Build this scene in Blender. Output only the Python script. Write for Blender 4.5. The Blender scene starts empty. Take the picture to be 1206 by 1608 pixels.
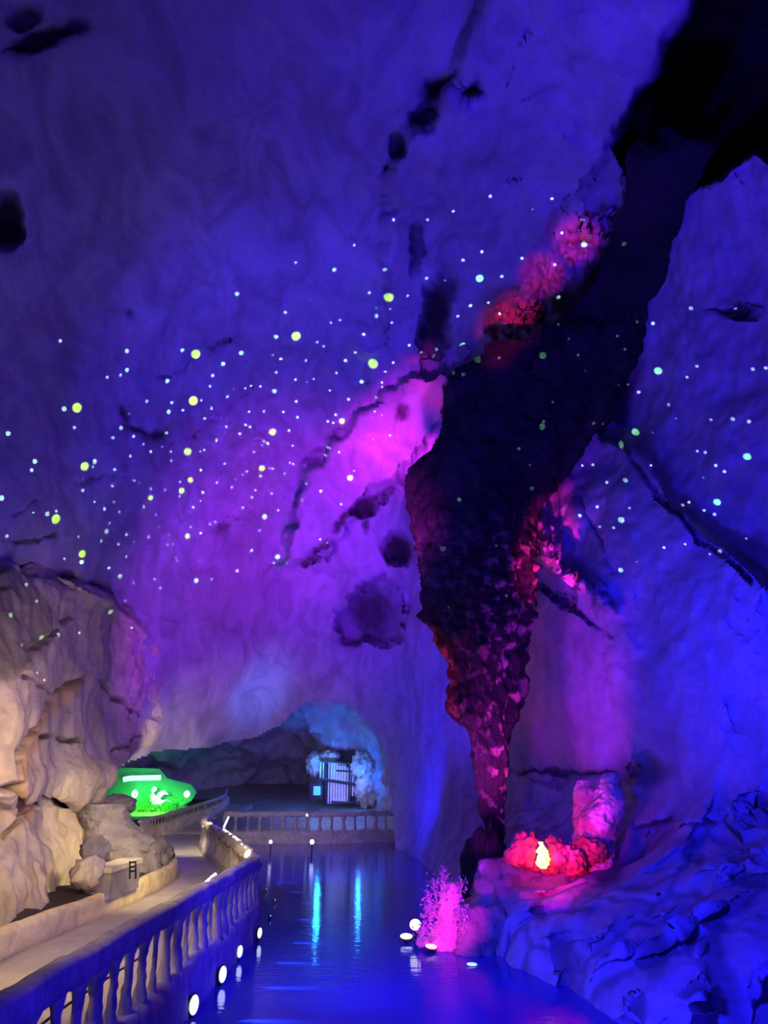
import bpy, bmesh, math, random
import numpy as np
from mathutils import Vector, Matrix, Quaternion
from mathutils.bvhtree import BVHTree
random.seed(7)
sc = bpy.context.scene
COL = sc.collection
# ---------------------------------------------------------------- camera, world, exposure
F = 1206.0
PITCH = math.radians(19.2)
CAM = Vector((0, 0, 3.0))
cam_d = bpy.data.cameras.new('camera'); cam = bpy.data.objects.new('camera', cam_d); COL.objects.link(cam)
cam.location = CAM; cam.rotation_euler = (math.radians(90)+PITCH, 0, 0)
cam_d.sensor_fit = 'VERTICAL'; cam_d.sensor_height = 24; cam_d.lens = 24*F/1608; cam_d.clip_end = 400
sc.camera = cam
sc.view_settings.view_transform = 'Standard'; sc.view_settings.look = 'None'
sc.view_settings.gamma = 1; sc.view_settings.use_curve_mapping = False; sc.view_settings.exposure = 0.0
w = bpy.data.worlds.new('world'); sc.world = w; w.use_nodes = True
w.node_tree.nodes['Background'].inputs[0].default_value = (0.03, 0.02, 0.22, 1)
w.node_tree.nodes['Background'].inputs[1].default_value = 0.25

CP, SP = math.cos(PITCH), math.sin(PITCH)
def ray(px, py):
    x = (px-603)/F; u = (804-py)/F
    return Vector((x, CP-u*SP, SP+u*CP))
def PY(px, py, Y): d = ray(px, py); return CAM + d*(Y/d.y)
def PZ(px, py, z): d = ray(px, py); return CAM + d*((z-3.0)/d.z)
def grid_world(px, py, Y):
    x = (px-603)/F; u = (804-py)/F
    dy = CP-u*SP; t = Y/dy
    return np.stack([x*t, Y, 3.0+t*(SP+u*CP)], -1)

LIGHTS = []
def spot(loc, target, power, color, angle=60, blend=0.8, radius=0.4):
    d = bpy.data.lights.new('spot_lamp', 'SPOT'); o = bpy.data.objects.new('spot_lamp', d); COL.objects.link(o)
    d.energy = power; d.color = color; d.spot_size = math.radians(angle); d.spot_blend = blend; d.shadow_soft_size = radius
    o.location = loc; v = Vector(target)-Vector(loc); o.rotation_euler = v.to_track_quat('-Z', 'Y').to_euler()
    LIGHTS.append(o); return o
def point(loc, power, color, radius=0.3):
    d = bpy.data.lights.new('point_lamp', 'POINT'); o = bpy.data.objects.new('point_lamp', d); COL.objects.link(o)
    d.energy = power; d.color = color; d.shadow_soft_size = radius; o.location = loc; LIGHTS.append(o); return o
BLUE=(0.045,0.022,1.0); VIOLET=(0.13,0.06,1.0); MAG=(0.62,0.05,1.0); PINK=(1.0,0.05,0.55); WARM=(1.0,0.74,0.45)
DEEP=(0.02,0.02,1.0); CYAN=(0.05,0.45,1.0); GREEN=(0.02,1.0,0.12); RED=(1.0,0.03,0.10)
DOTP = 190.0
# the cave's coloured floodlights
spot((1.5, 9, 1.2), PY(1080, 620, 15), 4200, (.022, .012, 1.0), 95, .9)           # blue on the right wall
spot((-.8, 6, 3.4), PY(1020, 1420, 14), 5200, (.016, .012, 1.0), 80, .9)          # blue on the lower right rocks
spot((0, 6, 2.0), PY(850, 250, 15), 4000, (.075, .022, 1.0), 75, .95)      # violet blue on the ceiling
spot((-2.2, 12, 1.6), PY(480, 600, 27), 11000, (.05, .022, 1.0), 58, 1)        # blue on the vault left
spot((-2.2, 5, 1.8), PY(250, 250, 14), 900, (.12, .07, 1.0), 85, .95)       # dull violet on the near ceiling
spot((-3.5, 9, 1.6), PY(110, 640, 18), 1100, (.34, .24, 1.0), 64, 1)      # mauve left wall
spot((-1.5, 20, .8), PY(390, 900, 34), 11500, (.44, .03, 1.0), 62, 1)           # magenta purple
spot((-1.5, 22, .8), PY(455, 850, 34), 5000, (.75, .03, .9), 40, 1)           # magenta purple
for px_, py_, e_ in ((555, 770, 14000), (600, 725, 32000), (632, 680, 28000), (668, 625, 16000)): spot((-1.0, 10, .8), PY(px_, py_, 29), e_, (1.0, .03, .85), 12, 1)   # bright magenta slab
spot((1.2, 18, 1.0), PY(690, 650, 25), 14000, (1.0, .02, .08), 9, 1)          # red edge of the slab
spot((0, 20, .8), PY(650, 950, 34), 9000, (.07, .02, 1.0), 50, .9)            # blue back wall
spot((1.0, 17.5, 1.0), PY(900, 1030, 21), 2000, (.55, .03, 1.0), 62, 1)          # violet wall beside the stalactite
spot((-1.5, 30, .4), PY(650, 1200, 34), 2200, (.02, .015, 1.0), 90, 1)            # blue on the far right of the pool
spot((1.4, 5, 1.6), (-2.7, 8.5, .7), 620, (.022, .010, 1.0), 120, 1)                # blue on the near balustrade
spot((.8, 12, 1.6), (-2.7, 14.5, .7), 520, (.022, .010, 1.0), 120, 1)
spot((.6, 12, 7), (.3, 15, 0), 1500, (.012, .014, 1.0), 75, 1)                    # blue over the pool
spot((-1.5, 26, 7), (-3, 30, 0), 2200, (.012, .014, 1.0), 85, 1)
spot((-1.5, 33, 1.4), (-3.5, 41.4, 1.0), 520, (.035, .02, 1.0), 110, 1)              # blue on the far balustrade
spot((-3.6, 9, 4.2), PY(20, 1430, 14), 1100, (1.0, .72, .27), 110, 1)            # warm walkway lamps
spot((-3.6, 11.5, 3.6), PY(130, 1160, 17), 1150, (1.0, .66, .33), 80, 1)
spot((-4.0, 18, 3.8), PY(240, 1385, 21), 900, (1.0, .76, .38), 120, 1)
spot((-6.5, 29, 3.4), PZ(290, 1320, .4), 1500, (1.0, .80, .45), 120, 1)
spot((-4.4, 8, 5.0), (-3.6, 10, .4), 300, (1.0, .68, .62), 110, 1)
spot((-4.4, 14, 5.0), (-3.4, 15, .4), 300, (1.0, .70, .66), 100, 1)
spot((-3, 34, 1.2), PY(420, 1125, 39), 3000, (.10, .24, 1.0), 30, 1)      # cyan on the arch lip
spot((-4.5, 42.5, 1.4), PY(500, 1140, 46), 900, (.02, .12, 1.0), 40, 1)
spot((-7, 38, 1.2), PY(270, 1170, 38), 260, (.6, .5, .6), 60, 1)
spot((-4, 44, 2.6), PY(400, 1200, 56), 900, (.02, .01, 1.0), 110, 1)                # deep blue in the far cave
spot((-2.5, 46, 2.6), PY(532, 1225, 50), 420, (.32, .30, 1.0), 70, 1)
point(PY(503, 1200, 48.6), 110, (.02, .40, 1.0), .1); point(PY(564, 1210, 48.2), 110, (.01, .18, 1.0), .1)
spot((2, 36, 1), PY(590, 1180, 44), 420, (.9, .55, .7), 24, 1)
spot(PY(215, 1250, 46.5), PY(210, 1245, 51), 300, (.0, 1.0, .10), 62, .8, .2)
spot(PY(275, 1250, 46.5), PY(265, 1248, 51), 210, (.0, 1.0, .28), 62, .8, .2)
spot(PY(850, 1400, 13.6), PY(862, 1343, 16.5), 900, (1.0, .004, .01), 42, .8, .1)
point(PY(862, 1312, 16.7), 22, (1.0, .004, .01), .1)
spot((2.2, 14.5, .5), PY(940, 1265, 17.5), 1500, (.8, .03, 1.0), 12, .8, .1)
spot(PY(690, 1470, 14.0), PY(700, 1430, 16.3), 650, (1.0, .015, .45), 50, .9, .1)
spot(PY(800, 1330, 17.5), PY(765, 1150, 20), 500, (1.0, .03, .10), 60, .9, .1)     # red up the stalactite
spot((3.0, 14, 1.4), PY(860, 870, 20), 14000, (1.0, .02, .30), 14, .9, .1)       # pink rib
for px_, py_, Y_ in ((905, 385, 16.5), (850, 440, 18), (812, 495, 20), (780, 530, 20)): spot((.4, 2.2, 2.3), PY(px_, py_, Y_), 16000, (1.0, .02, .16), 4.2, 1, .1)
spot(PY(235, 1236, 46.2), PY(235, 1276, 48.5), 1800, (.1, 1.0, .04), 80, .9, .1)
spot((-3.5, 44, 5), (-3, 45.5, .6), 420, (.40, .32, .85), 130, 1)


# ---------------------------------------------------------------- numpy noise
_rs = np.random.RandomState(3)
_perm = np.concatenate([_rs.permutation(256)]*3).astype(np.int64)
_g = _rs.normal(size=(256, 3)); _g /= np.linalg.norm(_g, axis=1, keepdims=True)
def perlin(p):
    p = np.asarray(p, float); i = np.floor(p).astype(np.int64); f = p-i; i &= 255
    u = f*f*f*(f*(f*6-15)+10)
    out = 0
    for dx in (0, 1):
        for dy in (0, 1):
            for dz in (0, 1):
                h = _perm[_perm[_perm[(i[..., 0]+dx) & 255]+((i[..., 1]+dy) & 255)]+((i[..., 2]+dz) & 255)]
                g = _g[h]; d = f-np.array([dx, dy, dz])
                wgt = (u[..., 0] if dx else 1-u[..., 0])*(u[..., 1] if dy else 1-u[..., 1])*(u[..., 2] if dz else 1-u[..., 2])
                out = out+wgt*(g*d).sum(-1)
    return out*1.6
def fbm(p, oct=5, lac=2.1, gain=0.5):
    p = np.asarray(p, float); a = 1; s = 0
    for k in range(oct):
        s = s+a*perlin(p+k*17.3); p = p*lac; a *= gain
    return s
def ridged(p, oct=4):
    p = np.asarray(p, float); a = 1; s = 0
    for k in range(oct):
        s = s+a*(1-np.abs(perlin(p+k*11.7))*2); p = p*2.1; a *= .5
    return s
def worley(p, seed=0):
    p = np.asarray(p, float); i = np.floor(p).astype(np.int64); best = np.full(p.shape[:-1], 9.0); sec = best.copy()
    for dx in (-1, 0, 1):
        for dy in (-1, 0, 1):
            for dz in (-1, 0, 1):
                c = i+np.array([dx, dy, dz]); h = _perm[(_perm[(_perm[(c[..., 0]+seed) & 255]+c[..., 1]) & 255]+c[..., 2]) & 255]
                f = np.stack([(h*37 % 256)/256., (h*91 % 256)/256., (h*151 % 256)/256.], -1)
                q = np.linalg.norm(c+f-p, axis=-1); sec = np.minimum(sec, np.maximum(best, q)); best = np.minimum(best, q)
    return best, sec
def smooth(a, b, x):
    t = np.clip((x-a)/(b-a), 0, 1); return t*t*(3-2*t)
def crom(A, n):
    """Catmull-Rom resample of A along axis 0"""
    A = np.asarray(A, float); m = len(A)
    P = np.concatenate([2*A[:1]-A[1:2], A, 2*A[-1:]-A[-2:-1]])
    t = np.linspace(0, m-1, n); i = np.minimum(t.astype(int), m-2); f = (t-i).reshape((-1,)+(1,)*(A.ndim-1))
    a, b, c, d = P[i], P[i+1], P[i+2], P[i+3]
    return 0.5*((2*b)+(-a+c)*f+(2*a-5*b+4*c-d)*f*f+(-a+3*b-3*c+d)*f**3)
def resample(ctrl, nr, nc):
    A = crom(ctrl, nr); A = np.swapaxes(crom(np.swapaxes(A, 0, 1), nc), 0, 1); return A
def poly_dist(px, py, pts, closed=False):
    d = np.full(px.shape, 1e9); pts = list(pts)+([pts[0]] if closed else [])
    for (x0, y0), (x1, y1) in zip(pts[:-1], pts[1:]):
        vx, vy = x1-x0, y1-y0; L = vx*vx+vy*vy+1e-9
        t = np.clip(((px-x0)*vx+(py-y0)*vy)/L, 0, 1)
        d = np.minimum(d, np.hypot(px-x0-t*vx, py-y0-t*vy))
    return d
def inside(px, py, poly):
    r = np.zeros(px.shape, bool); n = len(poly)
    for k in range(n):
        x0, y0 = poly[k]; x1, y1 = poly[(k+1) % n]
        if y0 == y1: continue
        c = ((y0 > py) != (y1 > py)) & (px < (x1-x0)*(py-y0)/(y1-y0)+x0)
        r ^= c
    return r
def sdf(px, py, poly):
    d = poly_dist(px, py, poly, True); return np.where(inside(px, py, poly), -d, d)

# ---------------------------------------------------------------- materials
def newmat(name):
    m = bpy.data.materials.new(name); m.use_nodes = True; nt = m.node_tree; nt.nodes.clear()
    out = nt.nodes.new('ShaderNodeOutputMaterial'); b = nt.nodes.new('ShaderNodeBsdfPrincipled')
    nt.links.new(b.outputs[0], out.inputs[0]); return m, nt, b
def N(nt, t, **k):
    n = nt.nodes.new(t)
    for a, v in k.items():
        if a in n.inputs: n.inputs[a].default_value = v
        else: setattr(n, a, v)
    return n
def plain(name, col, rough=.6, metal=0, bump=0, bscale=20, spec=.4):
    m, nt, b = newmat(name)
    b.inputs['Roughness'].default_value = rough; b.inputs['Metallic'].default_value = metal
    b.inputs['Specular IOR Level'].default_value = spec
    tc = N(nt, 'ShaderNodeTexCoord'); no = N(nt, 'ShaderNodeTexNoise'); no.inputs['Scale'].default_value = bscale; no.inputs['Detail'].default_value = 5
    nt.links.new(tc.outputs['Object'], no.inputs['Vector'])
    mx = N(nt, 'ShaderNodeMix'); mx.data_type = 'RGBA'
    mx.inputs[6].default_value = tuple(c*.75 for c in col)+(1,); mx.inputs[7].default_value = tuple(min(1, c*1.2) for c in col)+(1,)
    nt.links.new(no.outputs[0], mx.inputs[0]); nt.links.new(mx.outputs[2], b.inputs['Base Color'])
    if bump:
        bp = N(nt, 'ShaderNodeBump'); bp.inputs['Strength'].default_value = bump; bp.inputs['Distance'].default_value = .05
        nt.links.new(no.outputs[0], bp.inputs['Height']); nt.links.new(bp.outputs[0], b.inputs['Normal'])
    return m
def glow(name, col, strength):
    m, nt, b = newmat(name)
    b.inputs['Base Color'].default_value = col+(1,); b.inputs['Emission Color'].default_value = col+(1,); b.inputs['Emission Strength'].default_value = strength
    return m
def rock(name, c1, c2, dark=(.012, .010, .010), bump=.5, bdist=.12, scale=.35, streak=(.25, .25, 1.2), rough=.85, ochre=None, spec=.25):
    m, nt, b = newmat(name); L = nt.links.new
    b.inputs['Roughness'].default_value = rough; b.inputs['Specular IOR Level'].default_value = spec
    tc = N(nt, 'ShaderNodeTexCoord')
    n1 = N(nt, 'ShaderNodeTexNoise'); n1.inputs['Scale'].default_value = scale; n1.inputs['Detail'].default_value = 9; n1.inputs['Roughness'].default_value = .6; n1.inputs['Distortion'].default_value = .6
    L(tc.outputs['Object'], n1.inputs['Vector'])
    mp = N(nt, 'ShaderNodeMapping'); mp.inputs['Scale'].default_value = streak; L(tc.outputs['Object'], mp.inputs['Vector'])
    n2 = N(nt, 'ShaderNodeTexNoise'); n2.inputs['Scale'].default_value = 1.6; n2.inputs['Detail'].default_value = 8; n2.inputs['Roughness'].default_value = .62; n2.inputs['Distortion'].default_value = 1.2
    L(mp.outputs[0], n2.inputs['Vector'])
    r1 = N(nt, 'ShaderNodeValToRGB'); r1.color_ramp.elements[0].position = .35; r1.color_ramp.elements[1].position = .65
    L(n1.outputs[0], r1.inputs[0])
    mx = N(nt, 'ShaderNodeMix'); mx.data_type = 'RGBA'; mx.inputs[6].default_value = c1+(1,); mx.inputs[7].default_value = c2+(1,)
    L(r1.outputs[0], mx.inputs[0])
    mm = N(nt, 'ShaderNodeMix'); mm.data_type = 'RGBA'; mm.blend_type = 'MULTIPLY'; mm.inputs[0].default_value = .7
    r2 = N(nt, 'ShaderNodeValToRGB'); r2.color_ramp.elements[0].position = .3; r2.color_ramp.elements[0].color = (.45, .42, .42, 1); r2.color_ramp.elements[1].position = .6; r2.color_ramp.elements[1].color = (1, 1, 1, 1)
    L(n2.outputs[0], r2.inputs[0]); L(mx.outputs[2], mm.inputs[6]); L(r2.outputs[0], mm.inputs[7])
    at = N(nt, 'ShaderNodeAttribute'); at.attribute_name = 'stain_shade'  # dark factor: mineral stain plus painted shade of the recesses
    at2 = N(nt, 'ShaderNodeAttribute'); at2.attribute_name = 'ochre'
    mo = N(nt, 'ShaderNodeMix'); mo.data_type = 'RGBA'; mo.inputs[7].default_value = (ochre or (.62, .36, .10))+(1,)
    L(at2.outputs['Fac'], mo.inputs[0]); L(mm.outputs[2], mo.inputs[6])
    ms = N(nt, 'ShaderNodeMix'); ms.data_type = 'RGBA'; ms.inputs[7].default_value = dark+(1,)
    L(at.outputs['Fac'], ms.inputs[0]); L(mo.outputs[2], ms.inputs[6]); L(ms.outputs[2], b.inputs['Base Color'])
    n3 = N(nt, 'ShaderNodeTexNoise'); n3.inputs['Scale'].default_value = 2.2; n3.inputs['Detail'].default_value = 10; n3.inputs['Roughness'].default_value = .65
    L(tc.outputs['Object'], n3.inputs['Vector'])
    ad = N(nt, 'ShaderNodeMath'); ad.operation = 'ADD'; L(n3.outputs[0], ad.inputs[0]); L(n2.outputs[0], ad.inputs[1])
    bp = N(nt, 'ShaderNodeBump'); bp.inputs['Strength'].default_value = bump; bp.inputs['Distance'].default_value = bdist
    L(ad.outputs[0], bp.inputs['Height']); L(bp.outputs[0], b.inputs['Normal'])
    return m
M = {}
M['vault'] = rock('vault_limestone', (.37, .35, .50), (.49, .47, .66), bump=.5, bdist=.12, scale=.12, streak=(.6, .25, .35))
M['tan'] = rock('tan_limestone', (.52, .45, .38), (.72, .64, .54), bump=.5, bdist=.10, scale=.4, streak=(1.6, .6, .3), ochre=(.60, .42, .20))
M['dark'] = rock('dark_dripstone', (.012, .011, .016), (.04, .034, .045), bump=.9, bdist=.15, scale=.8, streak=(2.2, 2.2, .4), rough=.55)
M['grey'] = rock('grey_rock', (.22, .21, .26), (.38, .36, .42), bump=.9, bdist=.12, scale=.8, streak=(1, 1, 1))
M['pale'] = rock('pale_rock', (.55, .50, .48), (.75, .70, .68), bump=.9, bdist=.08, scale=1.5, streak=(2, 2, .8))
M['red'] = rock('reddish_rock', (.52, .20, .17), (.72, .30, .24), bump=.9, bdist=.08, scale=1.5, streak=(2, 2, .8))
M['rail'] = rock('rough_cast_stone', (.38, .35, .36), (.52, .48, .48), bump=.8, bdist=.03, scale=3, streak=(3, 3, 2))
M['plaster'] = rock('cream_plaster', (.72, .60, .34), (.86, .74, .46), bump=.35, bdist=.03, scale=1.0, streak=(.8, .8, 1.5))
M['path'] = rock('worn_concrete', (.42, .38, .36), (.54, .50, .47), bump=.3, bdist=.02, scale=.6, streak=(.6, .2, 1), rough=.45, spec=.5)
M['soil'] = plain('dark_soil', (.05, .04, .04), .9, 0, 1, 6)
M['metal'] = plain('dark_metal', (.03, .03, .035), .4, .7)
M['wood'] = plain('dark_wood', (.05, .04, .05), .7, 0, .4, 8)
M['slat'] = plain('pale_slats', (.62, .58, .60), .6, 0, .2, 8)
M['leaf'] = plain('green_leaves', (.14, .60, .06), .5, 0, 0, 6)
M['vine'] = plain('pale_vine_leaves', (.6, .5, .6), .5, 0, 0, 6)
M['lamp'] = glow('lamp_white', (.85, .93, 1.0), 1.6)
M['lampw'] = glow('lamp_warm', (1.0, .90, .66), 1.8)
M['lampb'] = glow('lamp_bluish', (.45, .8, 1.0), 1.2)
M['lampp'] = glow('lamp_pinkish', (1, .6, .68), 1.3)
M['strip'] = glow('white_light_strip', (1, .97, .9), 1.4)
M['tube'] = glow('white_tube', (.62, 1, .95), 1.1)
M['bird'] = glow('glowing_white_sculpture', (.80, 1.0, .94), 1.1)
M['fire'] = glow('yellow_glow', (1.0, .80, .26), 1.5)
def water_mat():
    m, nt, b = newmat('water'); L = nt.links.new
    b.inputs['Base Color'].default_value = (.025, .03, .38, 1); b.inputs['Roughness'].default_value = .07; b.inputs['IOR'].default_value = 1.33
    tc = N(nt, 'ShaderNodeTexCoord'); mp = N(nt, 'ShaderNodeMapping'); mp.inputs['Scale'].default_value = (1, 2.2, 1); L(tc.outputs['Object'], mp.inputs[0])
    n = N(nt, 'ShaderNodeTexNoise'); n.inputs['Scale'].default_value = 3.0; n.inputs['Detail'].default_value = 4; L(mp.outputs[0], n.inputs['Vector'])
    bp = N(nt, 'ShaderNodeBump'); bp.inputs['Strength'].default_value = .12; bp.inputs['Distance'].default_value = .05
    L(n.outputs[0], bp.inputs['Height']); L(bp.outputs[0], b.inputs['Normal']); return m
M['water'] = water_mat()

# ---------------------------------------------------------------- object helpers
def tag(o, label=None, cat=None, group=None, kind=None):
    if label: o['label'] = label
    if cat: o['category'] = cat
    if group: o['group'] = group
    if kind: o['kind'] = kind
    return o
def wloc(o):
    v = Vector((0, 0, 0))
    while o: v += o.location; o = o.parent
    return v
def mesh(name, V, Fc, mat, parent=None, smooth_=True, attrs=None, world=True):
    me = bpy.data.meshes.new(name); V = np.asarray(V, float)
    if parent is not None and world: V = V-np.array(wloc(parent))
    me.from_pydata(V.tolist(), [], Fc if isinstance(Fc, list) else Fc.tolist()); me.update()
    if smooth_: me.polygons.foreach_set('use_smooth', [True]*len(me.polygons))
    for k, a in (attrs or {}).items():
        at = me.attributes.new(k, 'FLOAT', 'POINT'); at.data.foreach_set('value', np.asarray(a, np.float32).ravel())
    me.materials.append(mat)
    o = bpy.data.objects.new(name, me); COL.objects.link(o)
    if parent is not None: o.parent = parent
    return o
def empty(name, loc, label, cat, group=None):
    o = bpy.data.objects.new(name, None); COL.objects.link(o); o.location = loc; o.empty_display_size = .2
    return tag(o, label, cat, group)
class MB:
    def __init__(s): s.v = []; s.f = []
    def add(s, V, Fc):
        n = len(s.v); s.v += [tuple(map(float, q)) for q in V]; s.f += [[a+n for a in f] for f in Fc]; return s
    def box(s, c, d, rz=0, bev=0):
        m = Matrix.Translation(c) @ Matrix.Rotation(rz, 4, 'Z')
        V = [m @ Vector((sx*d[0]/2, sy*d[1]/2, sz*d[2]/2)) for sz in (-1, 1) for sy in (-1, 1) for sx in (-1, 1)]
        return s.add(V, [[0, 2, 3, 1], [4, 5, 7, 6], [0, 1, 5, 4], [2, 6, 7, 3], [0, 4, 6, 2], [1, 3, 7, 5]])
    def tube(s, pts, rad, seg=10, flat=1.0, up=Vector((0, 0, 1)), noise=0):
        pts = [Vector(p) for p in pts]; n = len(pts)
        if not hasattr(rad, '__len__'): rad = [rad]*n
        V = []; Fc = []
        for i, p in enumerate(pts):
            t = (pts[min(i+1, n-1)]-pts[max(i-1, 0)]).normalized()
            a = t.cross(up);
            if a.length < 1e-3: a = t.cross(Vector((0, 1, 0)))
            a.normalize(); b = a.cross(t)
            for k in range(seg):
                th = 2*math.pi*k/seg; r = rad[i]*(1+noise*random.uniform(-1, 1))
                V.append(p+a*math.cos(th)*r+b*math.sin(th)*r*flat)
        for i in range(n-1):
            for k in range(seg):
                Fc.append([i*seg+k, i*seg+(k+1) % seg, (i+1)*seg+(k+1) % seg, (i+1)*seg+k])
        Fc.append(list(range(seg))[::-1]); Fc.append([(n-1)*seg+k for k in range(seg)])
        return s.add(V, Fc)
    def build(s, name, mat, parent=None, smooth_=True): return mesh(name, s.v, s.f, mat, parent, smooth_)
def gridfaces(nr, nc, mask=None, flip=False):
    i, j = np.meshgrid(np.arange(nr-1), np.arange(nc-1), indexing='ij'); a = (i*nc+j)
    Fc = np.stack([a, a+1, a+nc+1, a+nc], -1)
    if flip: Fc = Fc[..., ::-1]
    Fc = Fc.reshape(-1, 4)
    if mask is not None: Fc = Fc[mask.ravel()]
    return Fc
def compact(V, Fc, attrs):
    used = np.unique(Fc); mp = np.full(len(V), -1); mp[used] = np.arange(len(used))
    return V[used], mp[Fc], {k: a[used] for k, a in attrs.items()}
def normals(P):
    du = np.gradient(P, axis=1); dv = np.gradient(P, axis=0); n = np.cross(du, dv); n /= np.linalg.norm(n, axis=-1, keepdims=True)+1e-9
    return n
BV = []
def remember(V, Fc):
    BV.append((np.asarray(V), np.asarray(Fc) if not isinstance(Fc, list) else Fc))
def blob(name, c, size, mat, seed=0, amp=.25, fr=1.2, sub=4, parent=None, ridge=0, rz=0, flat_bottom=None, attrs=None):
    bm = bmesh.new(); bmesh.ops.create_icosphere(bm, subdivisions=sub, radius=1)
    V = np.array([v.co[:] for v in bm.verts]); Fc = [[v.index for v in f.verts] for f in bm.faces]; bm.free()
    s = np.array(size); n = V.copy(); k = max(size)
    W = V*s
    d = fbm(W*fr/k*2+seed*7.1, 5)*amp+(ridged(W*fr*2/k+seed, 3)-1)*ridge
    W = W*(1+d[:, None])
    ca, sa = math.cos(rz), math.sin(rz); W = W @ np.array([[ca, sa, 0], [-sa, ca, 0], [0, 0, 1]])
    W = W+np.array(c)
    if flat_bottom is not None: W[:, 2] = np.maximum(W[:, 2], flat_bottom)
    return mesh(name, W, Fc, mat, parent)
# ---------------------------------------------------------------- the cave shell
cols = [-200, 0, 150, 300, 450, 600, 700, 800, 900, 1050, 1206, 1400]
rows = [-200, 0, 200, 400, 600, 800, 950, 1100, 1250, 1350, 1450, 1550, 1700]
tab = [
 [8.5]*12,
 [10, 10.5, 11, 11, 11, 11, 11, 11, 10.5, 9.5, 9, 8],
 [12, 13, 14, 14, 14.5, 14.5, 14.5, 14.5, 14, 12.5, 11, 9.5],
 [14, 15, 17, 19, 20, 20.5, 20.5, 20, 18.5, 16, 13, 11],
 [14.5, 16.5, 20, 25, 28, 28, 27, 25, 22, 17.5, 14, 12],
 [14, 17, 22, 30, 35, 34, 29, 25, 21, 17, 14, 12],
 [14, 18, 24, 33, 39, 38, 30, 25, 21, 17, 14, 12],
 [14, 18, 26, 36, 42, 41, 31, 26, 22, 17, 14, 12],
 [14, 18, 28, 40, 44, 43, 30, 26, 22.5, 17, 13.5, 11.5],
 [14, 18, 30, 42, 44, 40, 27, 20, 18.5, 15, 12.5, 10.5],
 [14, 18, 30, 42, 44, 38, 23, 16, 14.5, 12.5, 11, 9.5],
 [14, 18, 30, 42, 44, 38, 22, 15, 12.6, 11, 10, 8.5],
 [14, 18, 30, 42, 44, 38, 22, 14.6, 12.0, 10, 9, 8]]
ctrl = np.array([[(c, r, tab[i][j]) for j, c in enumerate(cols)] for i, r in enumerate(rows)], float)
NR, NC = 560, 480
G = resample(ctrl, NR, NC); px, py, Y = G[..., 0], G[..., 1], G[..., 2]
P0 = grid_world(px, py, Y)
wx = px+10*fbm(P0*.35, 4)+9*fbm(P0*1.3, 4); wy = py+10*fbm(P0*.35+50, 4)+9*fbm(P0*1.3+70, 4)      # ragged outlines
jx = px+4*fbm(P0*1.3, 4)+2.5*fbm(P0*4, 3); jy = py+4*fbm(P0*1.3+31, 4)+2.5*fbm(P0*4+31, 3)
stain_shade = np.zeros_like(px); ochre = np.zeros_like(px); dY = np.zeros_like(px)  # first mask holds real dark stain and painted shade of holes together
def plate(poly, shift, soft, q=(wx, wy)):
    d = sdf(q[0], q[1], poly); return shift*(1-smooth(-soft, soft*.2, d))
def pit(cx, cy, rx, ry, rot, depth, st=.0, q=(wx, wy)):
    global dY, stain_shade
    a = math.radians(rot); dx = q[0]-cx; dy_ = q[1]-cy; u = (dx*math.cos(a)+dy_*math.sin(a))/rx; v = (-dx*math.sin(a)+dy_*math.cos(a))/ry
    e = np.sqrt(u*u+v*v); k = 1-smooth(.35, 1.25, e); dY = dY+k*depth*.6; stain_shade = np.maximum(stain_shade, k*st)  # sinks the hole and paints its shade dark
def crack(pts, wd, depth, st=.6, q=(jx, jy)):
    global dY, stain_shade
    d = poly_dist(q[0], q[1], pts); k = (1-smooth(0, wd*.75, d))*smooth(-.45, -.05, perlin(P0*.7+3)); dY = dY+k*depth*.6; stain_shade = np.maximum(stain_shade, k*st)  # crack line is sunk, with its shade put into the colour
def dark(poly, soft, st, q=(wx, wy)):
    global stain_shade
    stain_shade = np.maximum(stain_shade, st*(1-smooth(-soft, soft, sdf(q[0], q[1], poly))))
# big slabs of the vault
dY += plate([(430, 900), (470, 740), (515, 690), (560, 640), (620, 590), (700, 575), (735, 560), (700, 650), (655, 735), (600, 780), (560, 815), (520, 880), (470, 892)], -1.8, 16)
dY += plate([(0, 240), (60, 200), (130, 500), (240, 620), (330, 760), (250, 960), (-200, 960), (-200, 200)], -.3, 90)
dY += plate([(560, 640), (610, 230), (700, 120), (850, -200), (1300, -200), (1060, 60), (975, 250), (860, 400), (740, 560), (690, 590)], -1.0, 30)
dY += plate([(850, 660), (900, 650), (1010, 700), (1060, 790), (1206, 900), (1300, 1000), (1300, 1300), (1000, 1300), (940, 960), (850, 900), (830, 760)], -.9, 14)
dY += plate([(560, 930), (600, 900), (640, 930), (640, 1010), (530, 1010), (520, 960)], 2.0, 14)
# dark overhead mass: a recess, its unlit black painted into the colour
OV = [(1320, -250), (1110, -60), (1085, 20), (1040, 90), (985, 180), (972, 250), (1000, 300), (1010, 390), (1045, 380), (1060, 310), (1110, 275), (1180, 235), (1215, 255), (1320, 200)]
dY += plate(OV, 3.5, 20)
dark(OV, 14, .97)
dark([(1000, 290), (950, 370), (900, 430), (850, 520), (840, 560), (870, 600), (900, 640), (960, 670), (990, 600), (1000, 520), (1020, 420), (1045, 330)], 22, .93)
dark([(870, 640), (905, 645), (930, 665), (985, 670), (990, 560), (870, 560)], 12, .9)
pit(690, 500, 26, 85, 12, 2.2, .93); pit(655, 400, 9, 40, 8, .8, .7)
pit(690, 135, 22, 40, 35, 1.6, .85); pit(742, 140, 22, 26, 40, 1.6, .85); pit(665, 185, 20, 26, 30, 1.2, .8); pit(625, 230, 16, 18, 45, 1.2, .8)
pit(605, 260, 8, 14, 45, .8, .7); pit(830, 35, 8, 16, 30, .8, .8); pit(797, 105, 4, 12, 20, .5, .7)
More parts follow.
